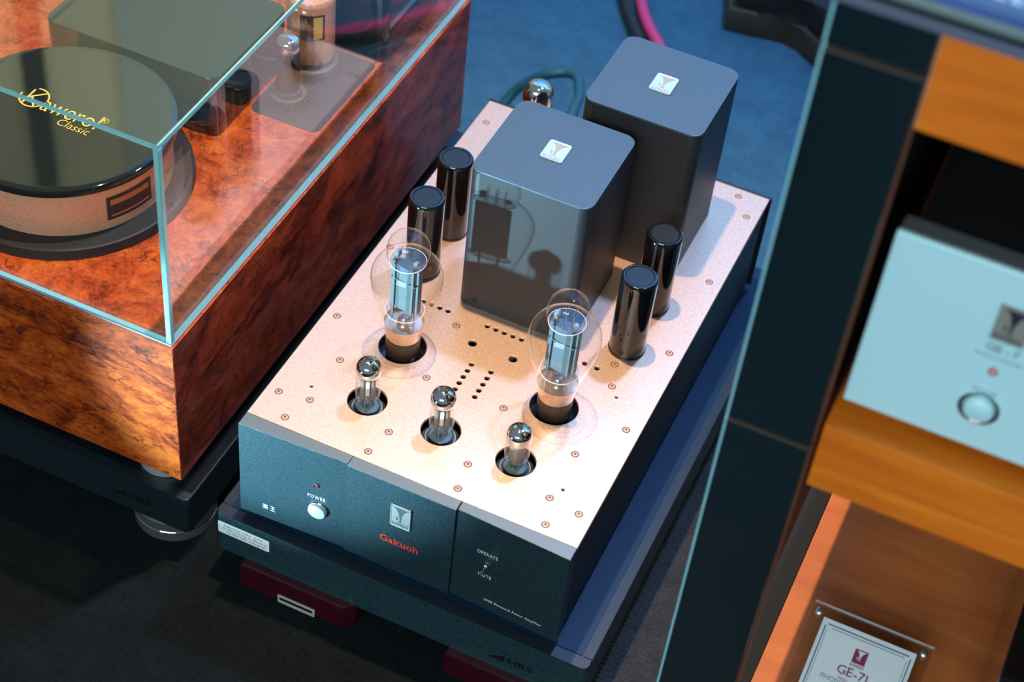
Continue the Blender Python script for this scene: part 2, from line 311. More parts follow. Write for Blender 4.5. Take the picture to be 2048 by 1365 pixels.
SERIF = {'k': [(.10, 0, .36), (.05, 'c', .24), (.88, 0, .36), (.85, 'x', .32)], 'u': [(.06, 'x', .28), (.80, 'x', .28), (.96, 0, .22)], 'h': [(.10, 0, .40), (.05, 'c', .26), (.90, 0, .40)],
         'a': [(1.0, 0, .22)], 'G': [(.86, .36, .34)], 'E': [(.10, 0, .30), (.10, 'c', .30)], 'i': [(.5, 0, 2.0), (.2, 'x', 1.2)]}
def serif_text(name, s, height, width, m, parent, mtx, bold=.02, gap=.05):
    """roman lettering: sans glyphs set one by one with slab serifs added; capital height and total width given"""
    bm = bmesh.new(); x = 0; t = .10
    for ch in s:
        if ch == ' ': x += .22; continue
        me = text_mesh(ch, 1.0, bold=bold); xs = [v.co.x for v in me.vertices]; w = max(xs) - min(xs)
        me.transform(Matrix.Translation((x + w / 2, .5, 0))); top = max(v.co.y for v in me.vertices)
        bm.from_mesh(me); bpy.data.meshes.remove(me)
        for fx, lv, sw in SERIF.get(ch, []):
            y = {'c': top, 'x': .76}.get(lv, lv) if isinstance(lv, str) else lv
            y0, y1 = (y - t, y) if isinstance(lv, str) else (y, y + t)
            q = [bm.verts.new(p) for p in ((x + w * fx - w * sw / 2, y0, 1e-5), (x + w * fx + w * sw / 2, y0, 1e-5), (x + w * fx + w * sw / 2, y1, 1e-5), (x + w * fx - w * sw / 2, y1, 1e-5))]
            bm.faces.new(q)
        x += w + gap + .06
    xs = [v.co.x for v in bm.verts]; x0, x1 = min(xs), max(xs)
    for v in bm.verts: v.co = ((v.co.x - (x0 + x1) / 2) * width / (x1 - x0), (v.co.y - .5) * height, v.co.z)
    for f in bm.faces: f.material_index = 0
    me = bpy.data.meshes.new(name); bm.to_mesh(me); bm.free(); me.transform(mtx); me.update()
    return link(name, me, m, parent)
def pipe(name, pts, r, m, parent=None, res=5, cyclic=False):
    cu = bpy.data.curves.new('tmp', 'CURVE'); cu.dimensions = '3D'; cu.bevel_depth = r; cu.bevel_resolution = res; cu.resolution_u = 10; cu.use_fill_caps = True
    s = cu.splines.new('BEZIER'); s.bezier_points.add(len(pts) - 1); s.use_cyclic_u = cyclic
    for b, p in zip(s.bezier_points, pts): b.co = p; b.handle_left_type = b.handle_right_type = 'AUTO'
    o = bpy.data.objects.new('tmp', cu); me = bpy.data.meshes.new_from_object(o); bpy.data.objects.remove(o); bpy.data.curves.remove(cu)
    return link(name, me, m, parent, smooth=True)
def bm_tube(bm, a, b, r, mi=0, seg=8):
    a = Vector(a); b = Vector(b); d = (b - a); q = d.to_track_quat('Z', 'Y'); L = d.length
    ring = [[bm.verts.new(a + q @ Vector((r * math.cos(2 * math.pi * i / seg), r * math.sin(2 * math.pi * i / seg), z))) for i in range(seg)] for z in (0, L)]
    for i in range(seg): bm.faces.new((ring[0][i], ring[0][(i + 1) % seg], ring[1][(i + 1) % seg], ring[1][i])).material_index = mi
    bm.faces.new(ring[0][::-1]).material_index = mi; bm.faces.new(ring[1]).material_index = mi

def horn_shapes(w, h):
    """funnel of the badge, note stem and foot, in a w x h field centred on 0"""
    n = 10; L = []; Rr = []
    for i in range(n + 1):
        t = i / n
        L.append((-.42 * w + .42 * w * math.sin(t * math.pi / 2) - .035 * w * t, .42 * h - .62 * h * (1 - math.cos(t * math.pi / 2))))
        Rr.append((.46 * w - .42 * w * math.sin(t * math.pi / 2) + .0 * w, .42 * h - .62 * h * (1 - math.cos(t * math.pi / 2))))
    funnel = L + Rr[::-1]
    stem = [(-.20 * w, -.02 * h), (-.13 * w, -.02 * h), (-.13 * w, -.18 * h), (-.20 * w, -.18 * h)]
    foot = [(-.10 * w, -.245 * h), (.10 * w, -.245 * h), (.10 * w, -.215 * h), (-.10 * w, -.215 * h)]
    return [funnel, stem, foot]
def badge(name, w, h, mtx, parent, plate='silver', ink='badge_dark', thick=.0012, textink=None, word='KONDO'):
    bm = bmesh.new()
    bm_box(bm, (-w / 2, w / 2), (-h / 2, h / 2), (0, thick), 0, thick * .3, 1)
    # frame line proud of the field
    t = .045 * w
    for x, y in (((-w / 2, w / 2), (h / 2 - t, h / 2)), ((-w / 2, -w / 2 + t), (-h / 2, h / 2)), ((w / 2 - t, w / 2), (-h / 2, h / 2)), ((-w / 2, w / 2), (-h / 2, -h / 2 + t * .6))):
        bm_box(bm, x, y, (thick, thick * 1.35), 0)
    me = curve_mesh([[(x, y) for x, y in s] for s in horn_shapes(w, h)])
    me.transform(Matrix.Translation((0, 0, thick * 1.15))); off = len(bm.faces)
    me.materials.clear()
    bm.from_mesh(me)
    bm.faces.ensure_lookup_table()
    for f in bm.faces[off:]: f.material_index = 1
    off = len(bm.faces)
    me2 = text_mesh(word, .15 * h, bold=.012, spacing=1.0, width=.80 * w); me2.transform(Matrix.Translation((0, -.375 * h, thick * 1.15))); bm.from_mesh(me2)
    bm.faces.ensure_lookup_table()
    for f in bm.faces[off:]: f.material_index = 2
    bpy.data.meshes.remove(me); bpy.data.meshes.remove(me2)
    me = bpy.data.meshes.new(name); bm.to_mesh(me); bm.free(); me.transform(mtx); me.update()
    return link(name, me, [M[plate], M[ink], M[textink or ink]], parent)

# ------------------------------------------------------------------ setting
FZ = -.095
H = .1148
bm = bmesh.new(); bm_box(bm, (-4, 4), (-4, 4), (FZ - .06, FZ)); floor = struct(from_bm('floor', bm, 'carpet'))
wall = struct(box('wall_back', (-4.0, 4.0), (2.60, 2.75), (FZ, 6.5), 'wall_olive'))
b1 = box('wall_panel', (-1.25, 1.6), (2.57, 2.60), (.9, 6.0), 'banner_blue', wall)
b2 = box('wall_panel', (-1.95, -1.30), (2.57, 2.60), (.9, 6.0), 'banner_teal', wall)
b3 = box('wall_post', (-2.285, -2.238), (2.55, 2.60), (FZ, 6.5), 'black_matte', wall)
fm = box('floor_mat', (-1.6, .30), (-1.6, .30), (FZ, FZ + .003), 'mat_dark'); tag(fm, 'dark charcoal ribbed mat on the floor in front of the amplifiers', 'mat')

fm2 = box('ribbed_mat', (.302, 1.3), (-1.6, .47), (FZ, FZ + .003), 'mat_ribbed'); tag(fm2, 'grey ribbed mat in the gap between the amplifier slab and the rack', 'mat')
# ------------------------------------------------------------------ main amplifier
W = .307; D = .506
amp = empty('tube_amplifier', (W / 2, D / 2, -.0100), 'low wide valve amplifier with copper deck and black three-panel front between wooden cabinet and rack', 'amplifier')
# chassis: side and back walls, floor under the deck
bm = bmesh.new()
bm_box(bm, (.0015, .0045), (.0142, D), (.002, H - .0022)); bm_box(bm, (W - .0045, W - .0015), (.0142, D), (.002, H - .0022))
bm_box(bm, (.0045, W - .0045), (D - .003, D), (.002, H - .0022)); bm_box(bm, (.0045, W - .0045), (.0142, D - .003), (.002, .004))
from_bm('chassis', bm, 'chassis', amp)
box('inner_shelf', (.005, W - .005), (.016, D - .004), (H - .030, H - .028), 'inner', amp)
box('rear_panel', (-.001, W + .002), (D + .0003, D + .0033), (-.003, H + .0008), 'chassis', amp, .0006)
for fx in (.03, W - .03):
    for fy in (.06, D - .05): lathe('foot', [(0, -.0100), (.013, -.0100), (.014, -.009), (.014, .002), (0, .002)], (fx, fy, 0), 'rubber', amp, 24)
# deck with its holes
T300 = [(.0806, .1482), (.2284, .1476)]; TS = [(.0834, .0754), (.1540, .0753), (.2247, .0747)]
TRECT = (.0670, .4640)
vent = [(.0717 + .0083 * i, .2080) for i in range(4)] + [(.1362 + .00848 * i, .2079) for i in range(5)] + [(.2200 + .0119 * i, .2084) for i in range(3)]
vent += [(.1439, .1579 - .00843 * i) for i in range(5)] + [(.1629, .1579 - .0084 * i) for i in range(5)]
big = [(.1335, .1820), (.1734, .1820)]; tiny = [(.0335, .0667), (.2723, .0652), (.2724, .1844)]
holes = [circle(x, y, .0219, 56) for x, y in T300] + [circle(x, y, .0178, 48) for x, y in TS] + [circle(x, y, .00285, 20) for x, y in vent] + [circle(x, y, .0044, 24) for x, y in big] + [circle(x, y, .0019, 16) for x, y in tiny] + [circle(*TRECT, .017, 40)]
outer = [(.0006, .0146), (W - .0006, .0146), (W - .0006, D), (.0006, D)]
me = curve_mesh([outer] + [h[::-1] for h in holes], extrude=.0009, bevel=.0006); me.transform(Matrix.Translation((0, 0, H - .0015))); me.update()
deck = link('copper_deck', me, 'copper', amp)
for x in ((.0002, .0016), (W - .0016, W - .0002)):
    box('deck_fold', x, (.0146, D), (H - .0055, H - .0008), 'copper_edge', amp, .0005)
# deck screws (shared mesh)
def screw_mesh():
    bm = bmesh.new()
    bm_lathe(bm, [(0, .00045), (.0012, .00045), (.0026, .00035), (.0030, .00005)], 20, mi=0)
    bm_lathe(bm, [(.0030, .00012), (.0034, .00012), (.0036, .0)], 20, mi=1)
    star = [(.00125 * (1 if i % 2 else .55) * math.cos(i * math.pi / 6), .00125 * (1 if i % 2 else .55) * math.sin(i * math.pi / 6)) for i in range(12)]
    f = bm.faces.new([bm.verts.new((x, y, .0005)) for x, y in star]); f.material_index = 1
    me = bpy.data.meshes.new('screw'); bmesh.ops.recalc_face_normals(bm, faces=bm.faces); bm.to_mesh(me); bm.free(); return me
SM = screw_mesh()
SC = [(.0119, .1532), (.1112, .1948), (.0402, .1062), (.1161, .1242), (.0120, .0478), (.0400, .0522), (.0312, .0244), (.1160, .0522), (.1108, .0245), (.1905, .0520), (.1945, .0243), (.1905, .1243), (.2942, .1530), (.2640, .1945), (.2660, .1060), (.2660, .0518), (.2942, .0475), (.2742, .0243), (.2945, .2580), (.2560, .2205), (.2945, .3640), (.2778, .4950), (.2950, .4699), (.0119, .4715), (.0119, .2580), (.0119, .3640)]
for i, (x, y) in enumerate(SC):
    link('screw', SM, ['copper_screw', 'screw_dark'], deck, smooth=False, loc=(x, y, H), rot=(0, 0, i * .7))
# front panels, set at slight angles with a shallow step beside the centre one
def fpanel(poly):
    bm = bmesh.new(); bm_prism(bm, poly, 0, H, 0, .0006)
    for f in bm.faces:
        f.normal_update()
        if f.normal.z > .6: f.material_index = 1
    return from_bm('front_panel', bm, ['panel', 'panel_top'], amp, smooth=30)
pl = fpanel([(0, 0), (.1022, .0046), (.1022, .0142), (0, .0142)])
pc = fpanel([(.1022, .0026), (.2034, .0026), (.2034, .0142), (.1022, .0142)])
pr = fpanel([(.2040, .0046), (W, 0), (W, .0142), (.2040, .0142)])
def on_left(x, z, d=.0004): return Matrix.Translation((x, .0046 * x / .1022 - d, z)) @ Matrix.Rotation(math.atan2(.0046, .1022), 4, 'Z') @ FRONT
def on_mid(x, z, d=.0004): return Matrix.Translation((x, .0026 - d, z)) @ FRONT
def on_right(x, z, d=.0004): return Matrix.Translation((x, .0046 * (W - x) / (W - .204) - d, z)) @ Matrix.Rotation(-math.atan2(.0046, .103), 4, 'Z') @ FRONT
def lathe_front(name, prof, mtx, m, parent, seg=32):
    bm = bmesh.new(); bm_lathe(bm, prof, seg); bmesh.ops.transform(bm, matrix=mtx, verts=bm.verts); return from_bm(name, bm, m, parent, smooth=35)
lettering('lettering', 'POWER', .0045, 'white_ink', pl, on_left(.0742, .0553), spacing=1.25, width=.0172, bold=-.002)
lettering('lettering', '楽 王', .0052, 'white_ink', pl, on_left(.0282, .0163), width=.0125)
lathe_front('power_button', [(0, .0052), (.0060, .0050), (.0080, .0040), (.0082, .003), (.0082, -.002)], on_left(.0757, .0400), 'button', pl)
lathe_front('button_ring', [(.0082, .0003), (.0092, .0011), (.0099, .0005), (.0101, -.001)], on_left(.0757, .0393), 'chrome', pl)
lathe_front('indicator_lens', [(0, .0006), (.0012, .0005), (.0019, -.001)], on_left(.0736, .0712), 'red_led', pl, 20)
lathe_front('indicator_ring', [(.0019, .0002), (.0024, .0010), (.0029, .0005), (.0030, -.001)], on_left(.0736, .0709), 'badge_dark', pl, 24)
badge('badge', .0188, .0270, on_mid(.1546, .0775, 0), pc)
serif_text('lettering', 'Gakuoh', .0080, .0366, 'red_ink', pc, on_mid(.1546, .0410), bold=.016)
lettering('lettering', 'OPERATE', .0042, 'white_ink', pr, on_right(.2352, .0748), spacing=1.15, width=.0195, bold=.001)
lettering('lettering', 'MUTE', .0042, 'white_ink', pr, on_right(.2350, .0455), spacing=1.15, width=.0122, bold=.001)
lettering('lettering', '300B Monaural Power Amplifier', .0030, 'white_ink', pr, on_right(.2642, .0142), spacing=1.1, width=.0548, bold=.004)
bm = bmesh.new(); bm_lathe(bm, [(0, -.0005), (.0038, -.0005), (.0038, .0012), (.0028, .0016), (.0026, .0010), (0, .0010)], 24)
bm_tube(bm, (0, 0, 0), (-.0008, -.0030, .0085), .0013, 0, 10)
bmesh.ops.transform(bm, matrix=on_right(.2352, .0603), verts=bm.verts); from_bm('toggle_switch', bm, 'chrome', pr, smooth=40)
# transformer covers
TR = [(.0977, .2240, .1595), (.1480, .3522, .1680)]
for i, (x, y, h) in enumerate(TR):
    s = .1125
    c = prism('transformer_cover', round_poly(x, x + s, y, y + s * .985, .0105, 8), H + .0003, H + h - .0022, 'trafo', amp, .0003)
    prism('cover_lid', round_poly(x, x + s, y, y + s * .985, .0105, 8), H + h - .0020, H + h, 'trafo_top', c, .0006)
    cx, cy = (x + .0565, y + .0565) if i == 0 else (x + .0567, y + .0553)
    badge('badge', .0205, .0258, Matrix.Translation((cx, cy, H + h)), c, ink='badge_grey')
    lathe_front('cover_screw', [(0, .0012), (.0016, .0011), (.0022, .0002)], Matrix.Translation((x + .017, y, H + .008)) @ FRONT, 'chassis', c, 16)
# capacitors
def capacitor(x, y, h=.0895, r=.0165):
    pr_ = [(0, 0), (r + .0006, 0), (r + .0006, .0018), (r, .0024), (r, h - .0035), (r * .985, h - .0014), (r * .93, h - .0002), (r * .88, h)]
    c = lathe('capacitor', pr_ + [(r * .80, h - .0001), (r * .78, h - .0007)], (x, y, H + .0002), 'cap', amp, 48)
    lathe('capacitor_top', [(r * .78, h - .0009), (r * .74, h - .0004), (0, h - .0004)], (x, y, H + .0002), 'cap_top', c, 48)
for x, y in ((.0515, .2458), (.0505, .3075), (.2577, .2453), (.2569, .3082)): capacitor(x, y)
# sockets below the holes
def socket_big(x, y):
    s = lathe('tube_socket', [(.0216, -.0290), (.0216, -.0045), (.0208, -.0040), (.0195, -.0110), (.0, -.0115)], (x, y, H), 'socket', amp, 48)
    bm = bmesh.new()
    for a in (-118, -100, -66): 
        ca, sa = math.cos(R(a)), math.sin(R(a)); bm_box(bm, (.0205 * ca - .0012, .0205 * ca + .0012), (.0205 * sa - .0008, .0205 * sa + .0008), (-.0105, -.0050))
    from_bm('socket_reflection', bm, 'burg_dark', s, loc=(x, y, H))  # burgundy slivers standing in for reflections in the black socket
for x, y in T300: socket_big(x, y)
def socket_small(x, y):
    s = lathe('tube_socket', [(.0172, -.0250), (.0172, -.0110), (.0125, -.0105), (.0125, -.0085), (0, -.0085)], (x, y, H), 'socket_grey', amp, 40)
    bm = bmesh.new()
    for k in range(4):
        a = R(40 + 90 * k); bm_lathe(bm, [(0, -.0100), (.0016, -.0100), (.0022, -.0106)], 14, .0148 * math.cos(a), .0148 * math.sin(a))
    from_bm('socket_hole', bm, 'inner', s, loc=(x, y, H))
    lathe('socket_ring', [(.0125, -.0080), (.0134, -.0080), (.0138, -.0104)], (x, y, H), 'ceramic', s, 40)
for x, y in TS + [TRECT]: socket_small(x, y)

# ------------------------------------------------------------------ valves
def smooth_prof(pts, n=5):
    out = []
    P = [Vector(p) for p in pts]
    for i in range(len(P) - 1):
        p0 = P[max(i - 1, 0)]; p1 = P[i]; p2 = P[i + 1]; p3 = P[min(i + 2, len(P) - 1)]
        for k in range(n):
            t = k / n
            q = .5 * ((2 * p1) + (p2 - p0) * t + (2 * p0 - 5 * p1 + 4 * p2 - p3) * t * t + (3 * p1 - p0 - 3 * p2 + p3) * t ** 3)
            out.append((max(q.x, 0), q.y))
    out.append((P[-1].x, P[-1].y)); return out
def tube300(x, y, label, rot):
    t = empty('power_valve', (x, y, H - .0115), label, 'vacuum tube', 'large clear power valves on the copper deck')
    prof = smooth_prof([(.0158, .0155), (.0186, .034), (.0232, .050), (.0285, .067), (.0312, .083), (.0300, .094), (.0245, .1030), (.0188, .1070), (.0177, .1100), (.0186, .1145), (.0182, .1215), (.0150, .1290), (.0080, .1340), (0, .1355)], 5)
    lathe('bulb', prof, (x, y, H), 'bulb', t, 56, 80)
    lathe('base', [(0, -.0112), (.0125, -.0112), (.0150, -.006), (.0156, .004), (.0160, .0150), (.0150, .0156), (0, .0156)], (x, y, H), 'tube_base', t, 48)
    lathe('getter_mirror', [(.0156, .0160), (.0168, .0240), (.0180, .0325), (.0176, .0328)], (x, y, H), 'getter', t, 48)
    mt = Matrix.Translation((x, y, H)) @ Matrix.Rotation(rot, 4, 'Z')
    # anode: two flat halves with folded flanges
    bm = bmesh.new()
    poly = [(-.0125, -.0018), (-.0095, -.0040), (-.0040, -.0056), (.0040, -.0056), (.0095, -.0040), (.0125, -.0018), (.0125, .0018), (.0095, .0040), (.0040, .0056), (-.0040, .0056), (-.0095, .0040), (-.0125, .0018)]
    bm_prism(bm, poly, .050, .1000)
    for sx in (-1, 1): bm_box(bm, (sx * .0122 - .0016, sx * .0122 + .0016), (-.0030, .0030), (.046 if sx < 0 else .050, .1005))
    for zz in (.083,): bm_box(bm, (-.0126, .0126), (-.0060, .0060), (zz, zz + .0010))
    bm_box(bm, (-.0105, -.0085), (-.0062, -.0046), (.040, .0995)); bm_box(bm, (.0085, .0105), (-.0062, -.0046), (.048, .0995))
    bmesh.ops.transform(bm, matrix=mt, verts=bm.verts); an = from_bm('anode', bm, 'bluegrey', t, smooth=30)
    for nm, zz, rr in (('mica_top', .1045, .0160), ('mica_bottom', .0465, .0172)):
        m_ = lathe(nm, [(0, zz), (rr, zz), (rr, zz + .0004), (0, zz + .0004)], (x, y, H), 'mica', t, 36)
        lathe('rim', [(rr - .0003, zz - .0001), (rr + .0002, zz - .0001), (rr + .0002, zz + .0005), (rr - .0003, zz + .0005)], (x, y, H), 'white_mica', m_, 36)
    bm = bmesh.new()
    for px, py in ((-.008, -.003), (-.004, .003), (0, -.003), (.004, .003), (.008, -.003)):
        bm_tube(bm, (px, py, .100), (px * .9, py, .1150), .00035); bm_tube(bm, (px * .9, py, .1150), (px * .9 + .002, py + .002, .1195), .0003)
    for px in (-.006, .006): bm_tube(bm, (px, 0, .028), (px * 1.3, 0, .050), .0006)
    bm_tube(bm, (-.0095, -.0054, .028), (-.0095, -.0054, .050), .0007); bm_tube(bm, (.0075, .004, .028), (.0095, .0, .050), .0006)
    bmesh.ops.transform(bm, matrix=mt, verts=bm.verts); from_bm('electrode_wires', bm, 'wire', t, smooth=40)
    for q in (((-.0112, -.0080), (-.004, .002), (.1060, .1120)), ((.0085, .0120), (-.0045, -.0010), (.1062, .1100))): apply(box('support_clip', *q, 'wire', t), mt)
    apply(box('getter_flag', (.002, .0105), (-.004, .001), (.0340, .0352), 'wire', t), mt)
    lathe('stem', [(0, .0380), (.0035, .0375), (.0060, .0345), (.0065, .0290), (0, .0290)], (x, y, H), 'wire', t, 20)
    lathe('stem_floor', [(0, .0290), (.0172, .0290), (.0172, .0294), (0, .0294)], (x, y, H), 'getter', t, 32)
    return t
tube300(*T300[0], 'large clear glass power valve nearer the wooden cabinet', R(-8))
tube300(*T300[1], 'large clear glass power valve nearer the rack', R(-8))
def wrap_text(s, height, width, r, ang, z, name, m, parent, x, y):
    me = text_mesh(s, height, width=width, bold=.006)
    for v in me.vertices:
        a = R(ang) + v.co.x / r; v.co = (x + r * math.cos(a), y + r * math.sin(a), z + v.co.y)
    me.update(); return link(name, me, m, parent)
def tube_small(x, y, top, label, kind):
    t = empty('signal_valve', (x, y, H - .0085), label, 'vacuum tube', 'small silver-topped valves along the front of the deck')
    r = .0109; zc = top - .0185 if kind == 0 else top - .0165
    body = [(.0, -.0082), (.0085, -.0082), (.0104, -.0070), (r, -.0045)] + [(r, -.0045 + (zc + .0045) * k / 4) for k in range(1, 5)]
    lathe('bulb', body, (x, y, H), 'bulb_small', t, 40, 60)
    if kind == 0:
        dome = smooth_prof([(r * .80, zc - .0022), (r * .98, zc + .0008), (r * 1.03, zc + .0045), (r * .98, zc + .0085), (r * .80, zc + .0122), (r * .50, zc + .0145), (r * .34, zc + .0152), (r * .30, zc + .0160), (r * .16, zc + .0172)], 4)
    else:
        dome = smooth_prof([(r * .99, zc - .0010), (r * 1.0, zc + .0040), (r * .97, zc + .0075), (r * .82, zc + .0108), (r * .50, zc + .0130), (r * .28, zc + .0136), (r * .14, zc + .0146)], 4)
    lathe('silvered_dome', dome, (x, y, H), 'chrome', t, 40, 50)
    lathe('tip', [(r * .20, top - .0024), (r * .13, top - .0012), (r * .05, top), (0, top + .0003)], (x, y, H), 'bulb', t, 16, 60)
    bm = bmesh.new()
    if kind == 0:
        for sx in (-1, 1): bm_prism(bm, [(sx * .0042 + .0024 * math.cos(2 * math.pi * k / 10), .0034 * math.sin(2 * math.pi * k / 10)) for k in range(10)], .0040, zc - .004)
        bm_box(bm, (-.0066, .0066), (-.0010, .0010), (.0045, zc - .005))
    else:
        bm_prism(bm, [(.0070 * math.cos(2 * math.pi * k / 16), .0046 * math.sin(2 * math.pi * k / 16)) for k in range(16)], .0035, zc - .003)
    bmesh.ops.transform(bm, matrix=Matrix.Translation((x, y, H)) @ Matrix.Rotation(R(22), 4, 'Z'), verts=bm.verts); from_bm('anode', bm, 'plate_grey', t, smooth=40)
    bm = bmesh.new(); bm_box(bm, (-.0016, .0016), (-.0040, -.0034), (.010, zc - .008)); bmesh.ops.transform(bm, matrix=Matrix.Translation((x, y, H)) @ Matrix.Rotation(R(22), 4, 'Z'), verts=bm.verts)
    from_bm('shield', bm, 'white_mica', t)
    for zz in (.0030, zc - .0035): lathe('mica', [(0, zz), (.0092, zz), (.0092, zz + .0005), (0, zz + .0005)], (x, y, H), 'mica', t, 28)
    bm = bmesh.new()
    for k in range(9):
        a = 2 * math.pi * k / 10; bm_tube(bm, (.0058 * math.cos(a), .0058 * math.sin(a), -.0080), (.0048 * math.cos(a), .0048 * math.sin(a), .0030), .00055)
    from_bm('pins', bm, 'wire', t, loc=(x, y, H))
    lathe('glass_foot', [(0, -.0079), (.0095, -.0079), (.0100, -.0060), (.0070, -.0050), (0, -.0048)], (x, y, H), 'ceramic', t, 32)
    wrap_text('21 05' if kind == 0 else '28 03', .0026, .0095, r + .0001, -65, .0030, 'print', 'black_ink', t, x, y)
    wrap_text('in Russia', .0020, .0110, r + .0001, -65, .0085, 'print', 'black_ink', t, x, y)
    return t
tube_small(*TS[0], .0535, 'small silver-topped valve nearest the wooden cabinet on the copper deck', 0)
tube_small(*TS[1], .0535, 'small silver-topped valve in the middle of the front row', 0)
tube_small(*TS[2], .0455, 'shortest small silver-topped valve, rightmost in the front row', 1)
x, y = TRECT
t = empty('rectifier_valve', (x, y, H - .0085), 'round silver-domed valve behind the front transformer cover by the teal cable', 'vacuum tube')
lathe('silvered_dome', smooth_prof([(.0150, .052), (.0156, .060), (.0148, .068), (.0115, .0745), (.0060, .0775), (0, .078)], 4), (x, y, H), 'chrome', t, 40, 60)
lathe('bulb', [(.0138, .006), (.0148, .030), (.0150, .052)], (x, y, H), 'bulb_small', t, 40, 60)
lathe('base', [(0, -.0085), (.0135, -.0085), (.0140, .006), (0, .006)], (x, y, H), 'socket', t, 32)
box('anode', (x - .007, x + .007), (y - .005, y + .005), (H + .010, H + .046), 'plate_grey', t, .001)

# ------------------------------------------------------------------ platform under the amplifier
PZ = -.0100
PX0, PX1, PY0, PY1 = -.0222, .3402, -.0070, .5450
plat = empty('isolation_platform', ((PX0 + PX1) / 2, .26, -.0605), 'black slab platform under the copper-decked amplifier with white sticker on its front', 'platform')
prism('platform_body', round_poly(PX0, PX1, PY0, PY1, .0055, 6), -.0605, PZ - .0008, 'platform', plat, .0006)
prism('front_border', round_poly(PX0, PX1, PY0, PY0 + .0120, .0055, 6, (1, 1, 0, 0)), PZ - .0008, PZ, 'platform_border', plat, .0005, topbevel=True)
box('top_panel', (PX0 + .0090, PX1 - .0090), (PY0 + .0126, PY1 - .002), (PZ - .0008, PZ), 'platform_top', plat, .0002)
for x in ((PX0 + .0002, PX0 + .0084), (PX1 - .0084, PX1 - .0002)): box('side_border', x, (PY0 + .0126, PY1 - .002), (PZ - .0008, PZ), 'platform_border', plat, .0002)
def pf(x, z, d=.0003): return Matrix.Translation((x, PY0 - d, z)) @ FRONT
st = prism('sticker', [(a, b) for a, b in round_poly(-.0262, .0262, -.0078, .0078, .0015, 4)], 0, .0003, 'sticker', plat, smooth=False)
apply(st, pf(.0063, -.0285, 0))
for i, (s, wd, xo) in enumerate((('K&makz HRS  SXR', .040, .0000), ('W 500 m W Kar m  580mm m', .0450, .0010), ('33 000 000  Katng/cal', .0400, .0022))):
    lettering('sticker_print', s, .0021, 'print_grey', st, pf(.0063 + xo, -.0241 - .0042 * i, .0005), width=wd, bold=.004)
def emblem(cx, cz, y, parent, m):
    tri = curve_mesh([[(-.021, -.004), (-.006, -.0045), (-.006, .0045)]], extrude=.0005); tri.transform(Matrix.Translation((cx, y, cz)) @ FRONT); link('emblem', tri, m, parent)
    me = text_mesh('HRS', .0075, bold=.01, width=.0230); me.transform(Matrix.Translation((cx + .009, y - .0005, cz)) @ FRONT); link('emblem', me, m, parent)
emblem(.2722, -.0435, PY0, plat, M['platform_dark'])
def support_block(x0, x1, y0, y1, label):
    t = empty('support_block', ((x0 + x1) / 2, y0 + .02, FZ), label, 'block', 'burgundy blocks under the black slab')
    c = .009
    prism('block', [(x0, y0), (x1 - c, y0), (x1, y0 + c), (x1, y1), (x0, y1)], FZ + .003, -.0606, 'burgundy', t, .0016)
    return t
s1 = support_block(.0066, .1205, -.0145, .10, 'burgundy block with cream nameplate under the slab, below the power button')
box('nameplate', (.0452, .0836), (-.0155, -.0144), (FZ + .0020, FZ + .0135), 'cream', s1, .0008)
box('nameplate_band', (.0475, .0813), (-.0159, -.0154), (FZ + .0080, FZ + .0112), 'platform_dark', s1)
support_block(.2130, .3250, -.0145, .10, 'burgundy block under the right front end of the slab')

# ------------------------------------------------------------------ wooden amplifier with glass case
WX, WY, WT, WB = -.0597, -.0019, .176, .0053
WX0 = -.470; WY1 = .578
wa = empty('wooden_amplifier', (-.26, .29, -.0130), 'large burl-wood amplifier cabinet standing on a black plinth at left', 'amplifier')
bm = bmesh.new(); bm_box(bm, (WX0, WX), (WY, WY1), (WB, WT), 0, .0007, 1)
bmesh.ops.recalc_face_normals(bm, faces=bm.faces)
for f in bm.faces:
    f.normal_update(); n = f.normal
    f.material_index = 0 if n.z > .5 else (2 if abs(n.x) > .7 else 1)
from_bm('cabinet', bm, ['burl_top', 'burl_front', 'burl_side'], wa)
for x, y in ((-.0945, .0290), (-.0945, .545), (-.43, .0290), (-.43, .545)):
    lathe('foot', [(0, -.0130), (.0242, -.0130), (.0250, -.0120), (.0250, .0045), (.0245, WB), (0, WB)], (x, y, 0), 'steel_light', wa, 40)
KX, KY = -.2575, .1395
band = lathe('transformer_drum', [(.0945, WT + .0105), (.0950, WT + .011), (.0962, .236)], (KX, KY, 0), 'copper_band', wa, 96)
lathe('drum_base', [(0, WT + .0002), (.1140, WT + .0002), (.1148, WT + .001), (.1135, WT + .0100), (.1120, WT + .0108), (.0940, WT + .0108)], (KX, KY, 0), 'rubber', band, 96)
lathe('drum_lid', [(.0955, .2350), (.1005, .2352), (.1018, .2365), (.1018, .2405), (.1008, .2432), (.0988, .2442), (0, .2442)], (KX, KY, 0), 'lid_black', band, 96)
LZ = .2447
def lidm(x, y, ang=3): return Matrix.Translation((x, y, LZ)) @ Matrix.Rotation(R(ang), 4, 'Z')
lettering('lettering', 'awero!', .0200, 'gold_ink', band, lidm(-.2500, .1460, 0), bold=-.006, width=.0570)
me = curve_mesh([[(-.0056, -.0105), (-.0038, -.0105), (-.0038, -.0018), (-.0020, -.0002), (.0060, -.0105), (.0084, -.0105), (-.0006, .0012), (.0088, .0105), (.0064, .0105), (-.0038, .0006), (-.0038, .0105), (-.0056, .0105)]]); me.transform(lidm(-.2912, .1470, 0)); link('lettering', me, 'gold_ink', band)
arc = [(.0138 * math.cos(R(105 - 290 * k / 28)), .0138 * math.sin(R(105 - 290 * k / 28))) for k in range(29)]
me = curve_mesh([arc + [(x * .885, y * .885) for x, y in arc][::-1]]); me.transform(lidm(-.2905, .1475, 0)); link('lettering', me, 'gold_ink', band)
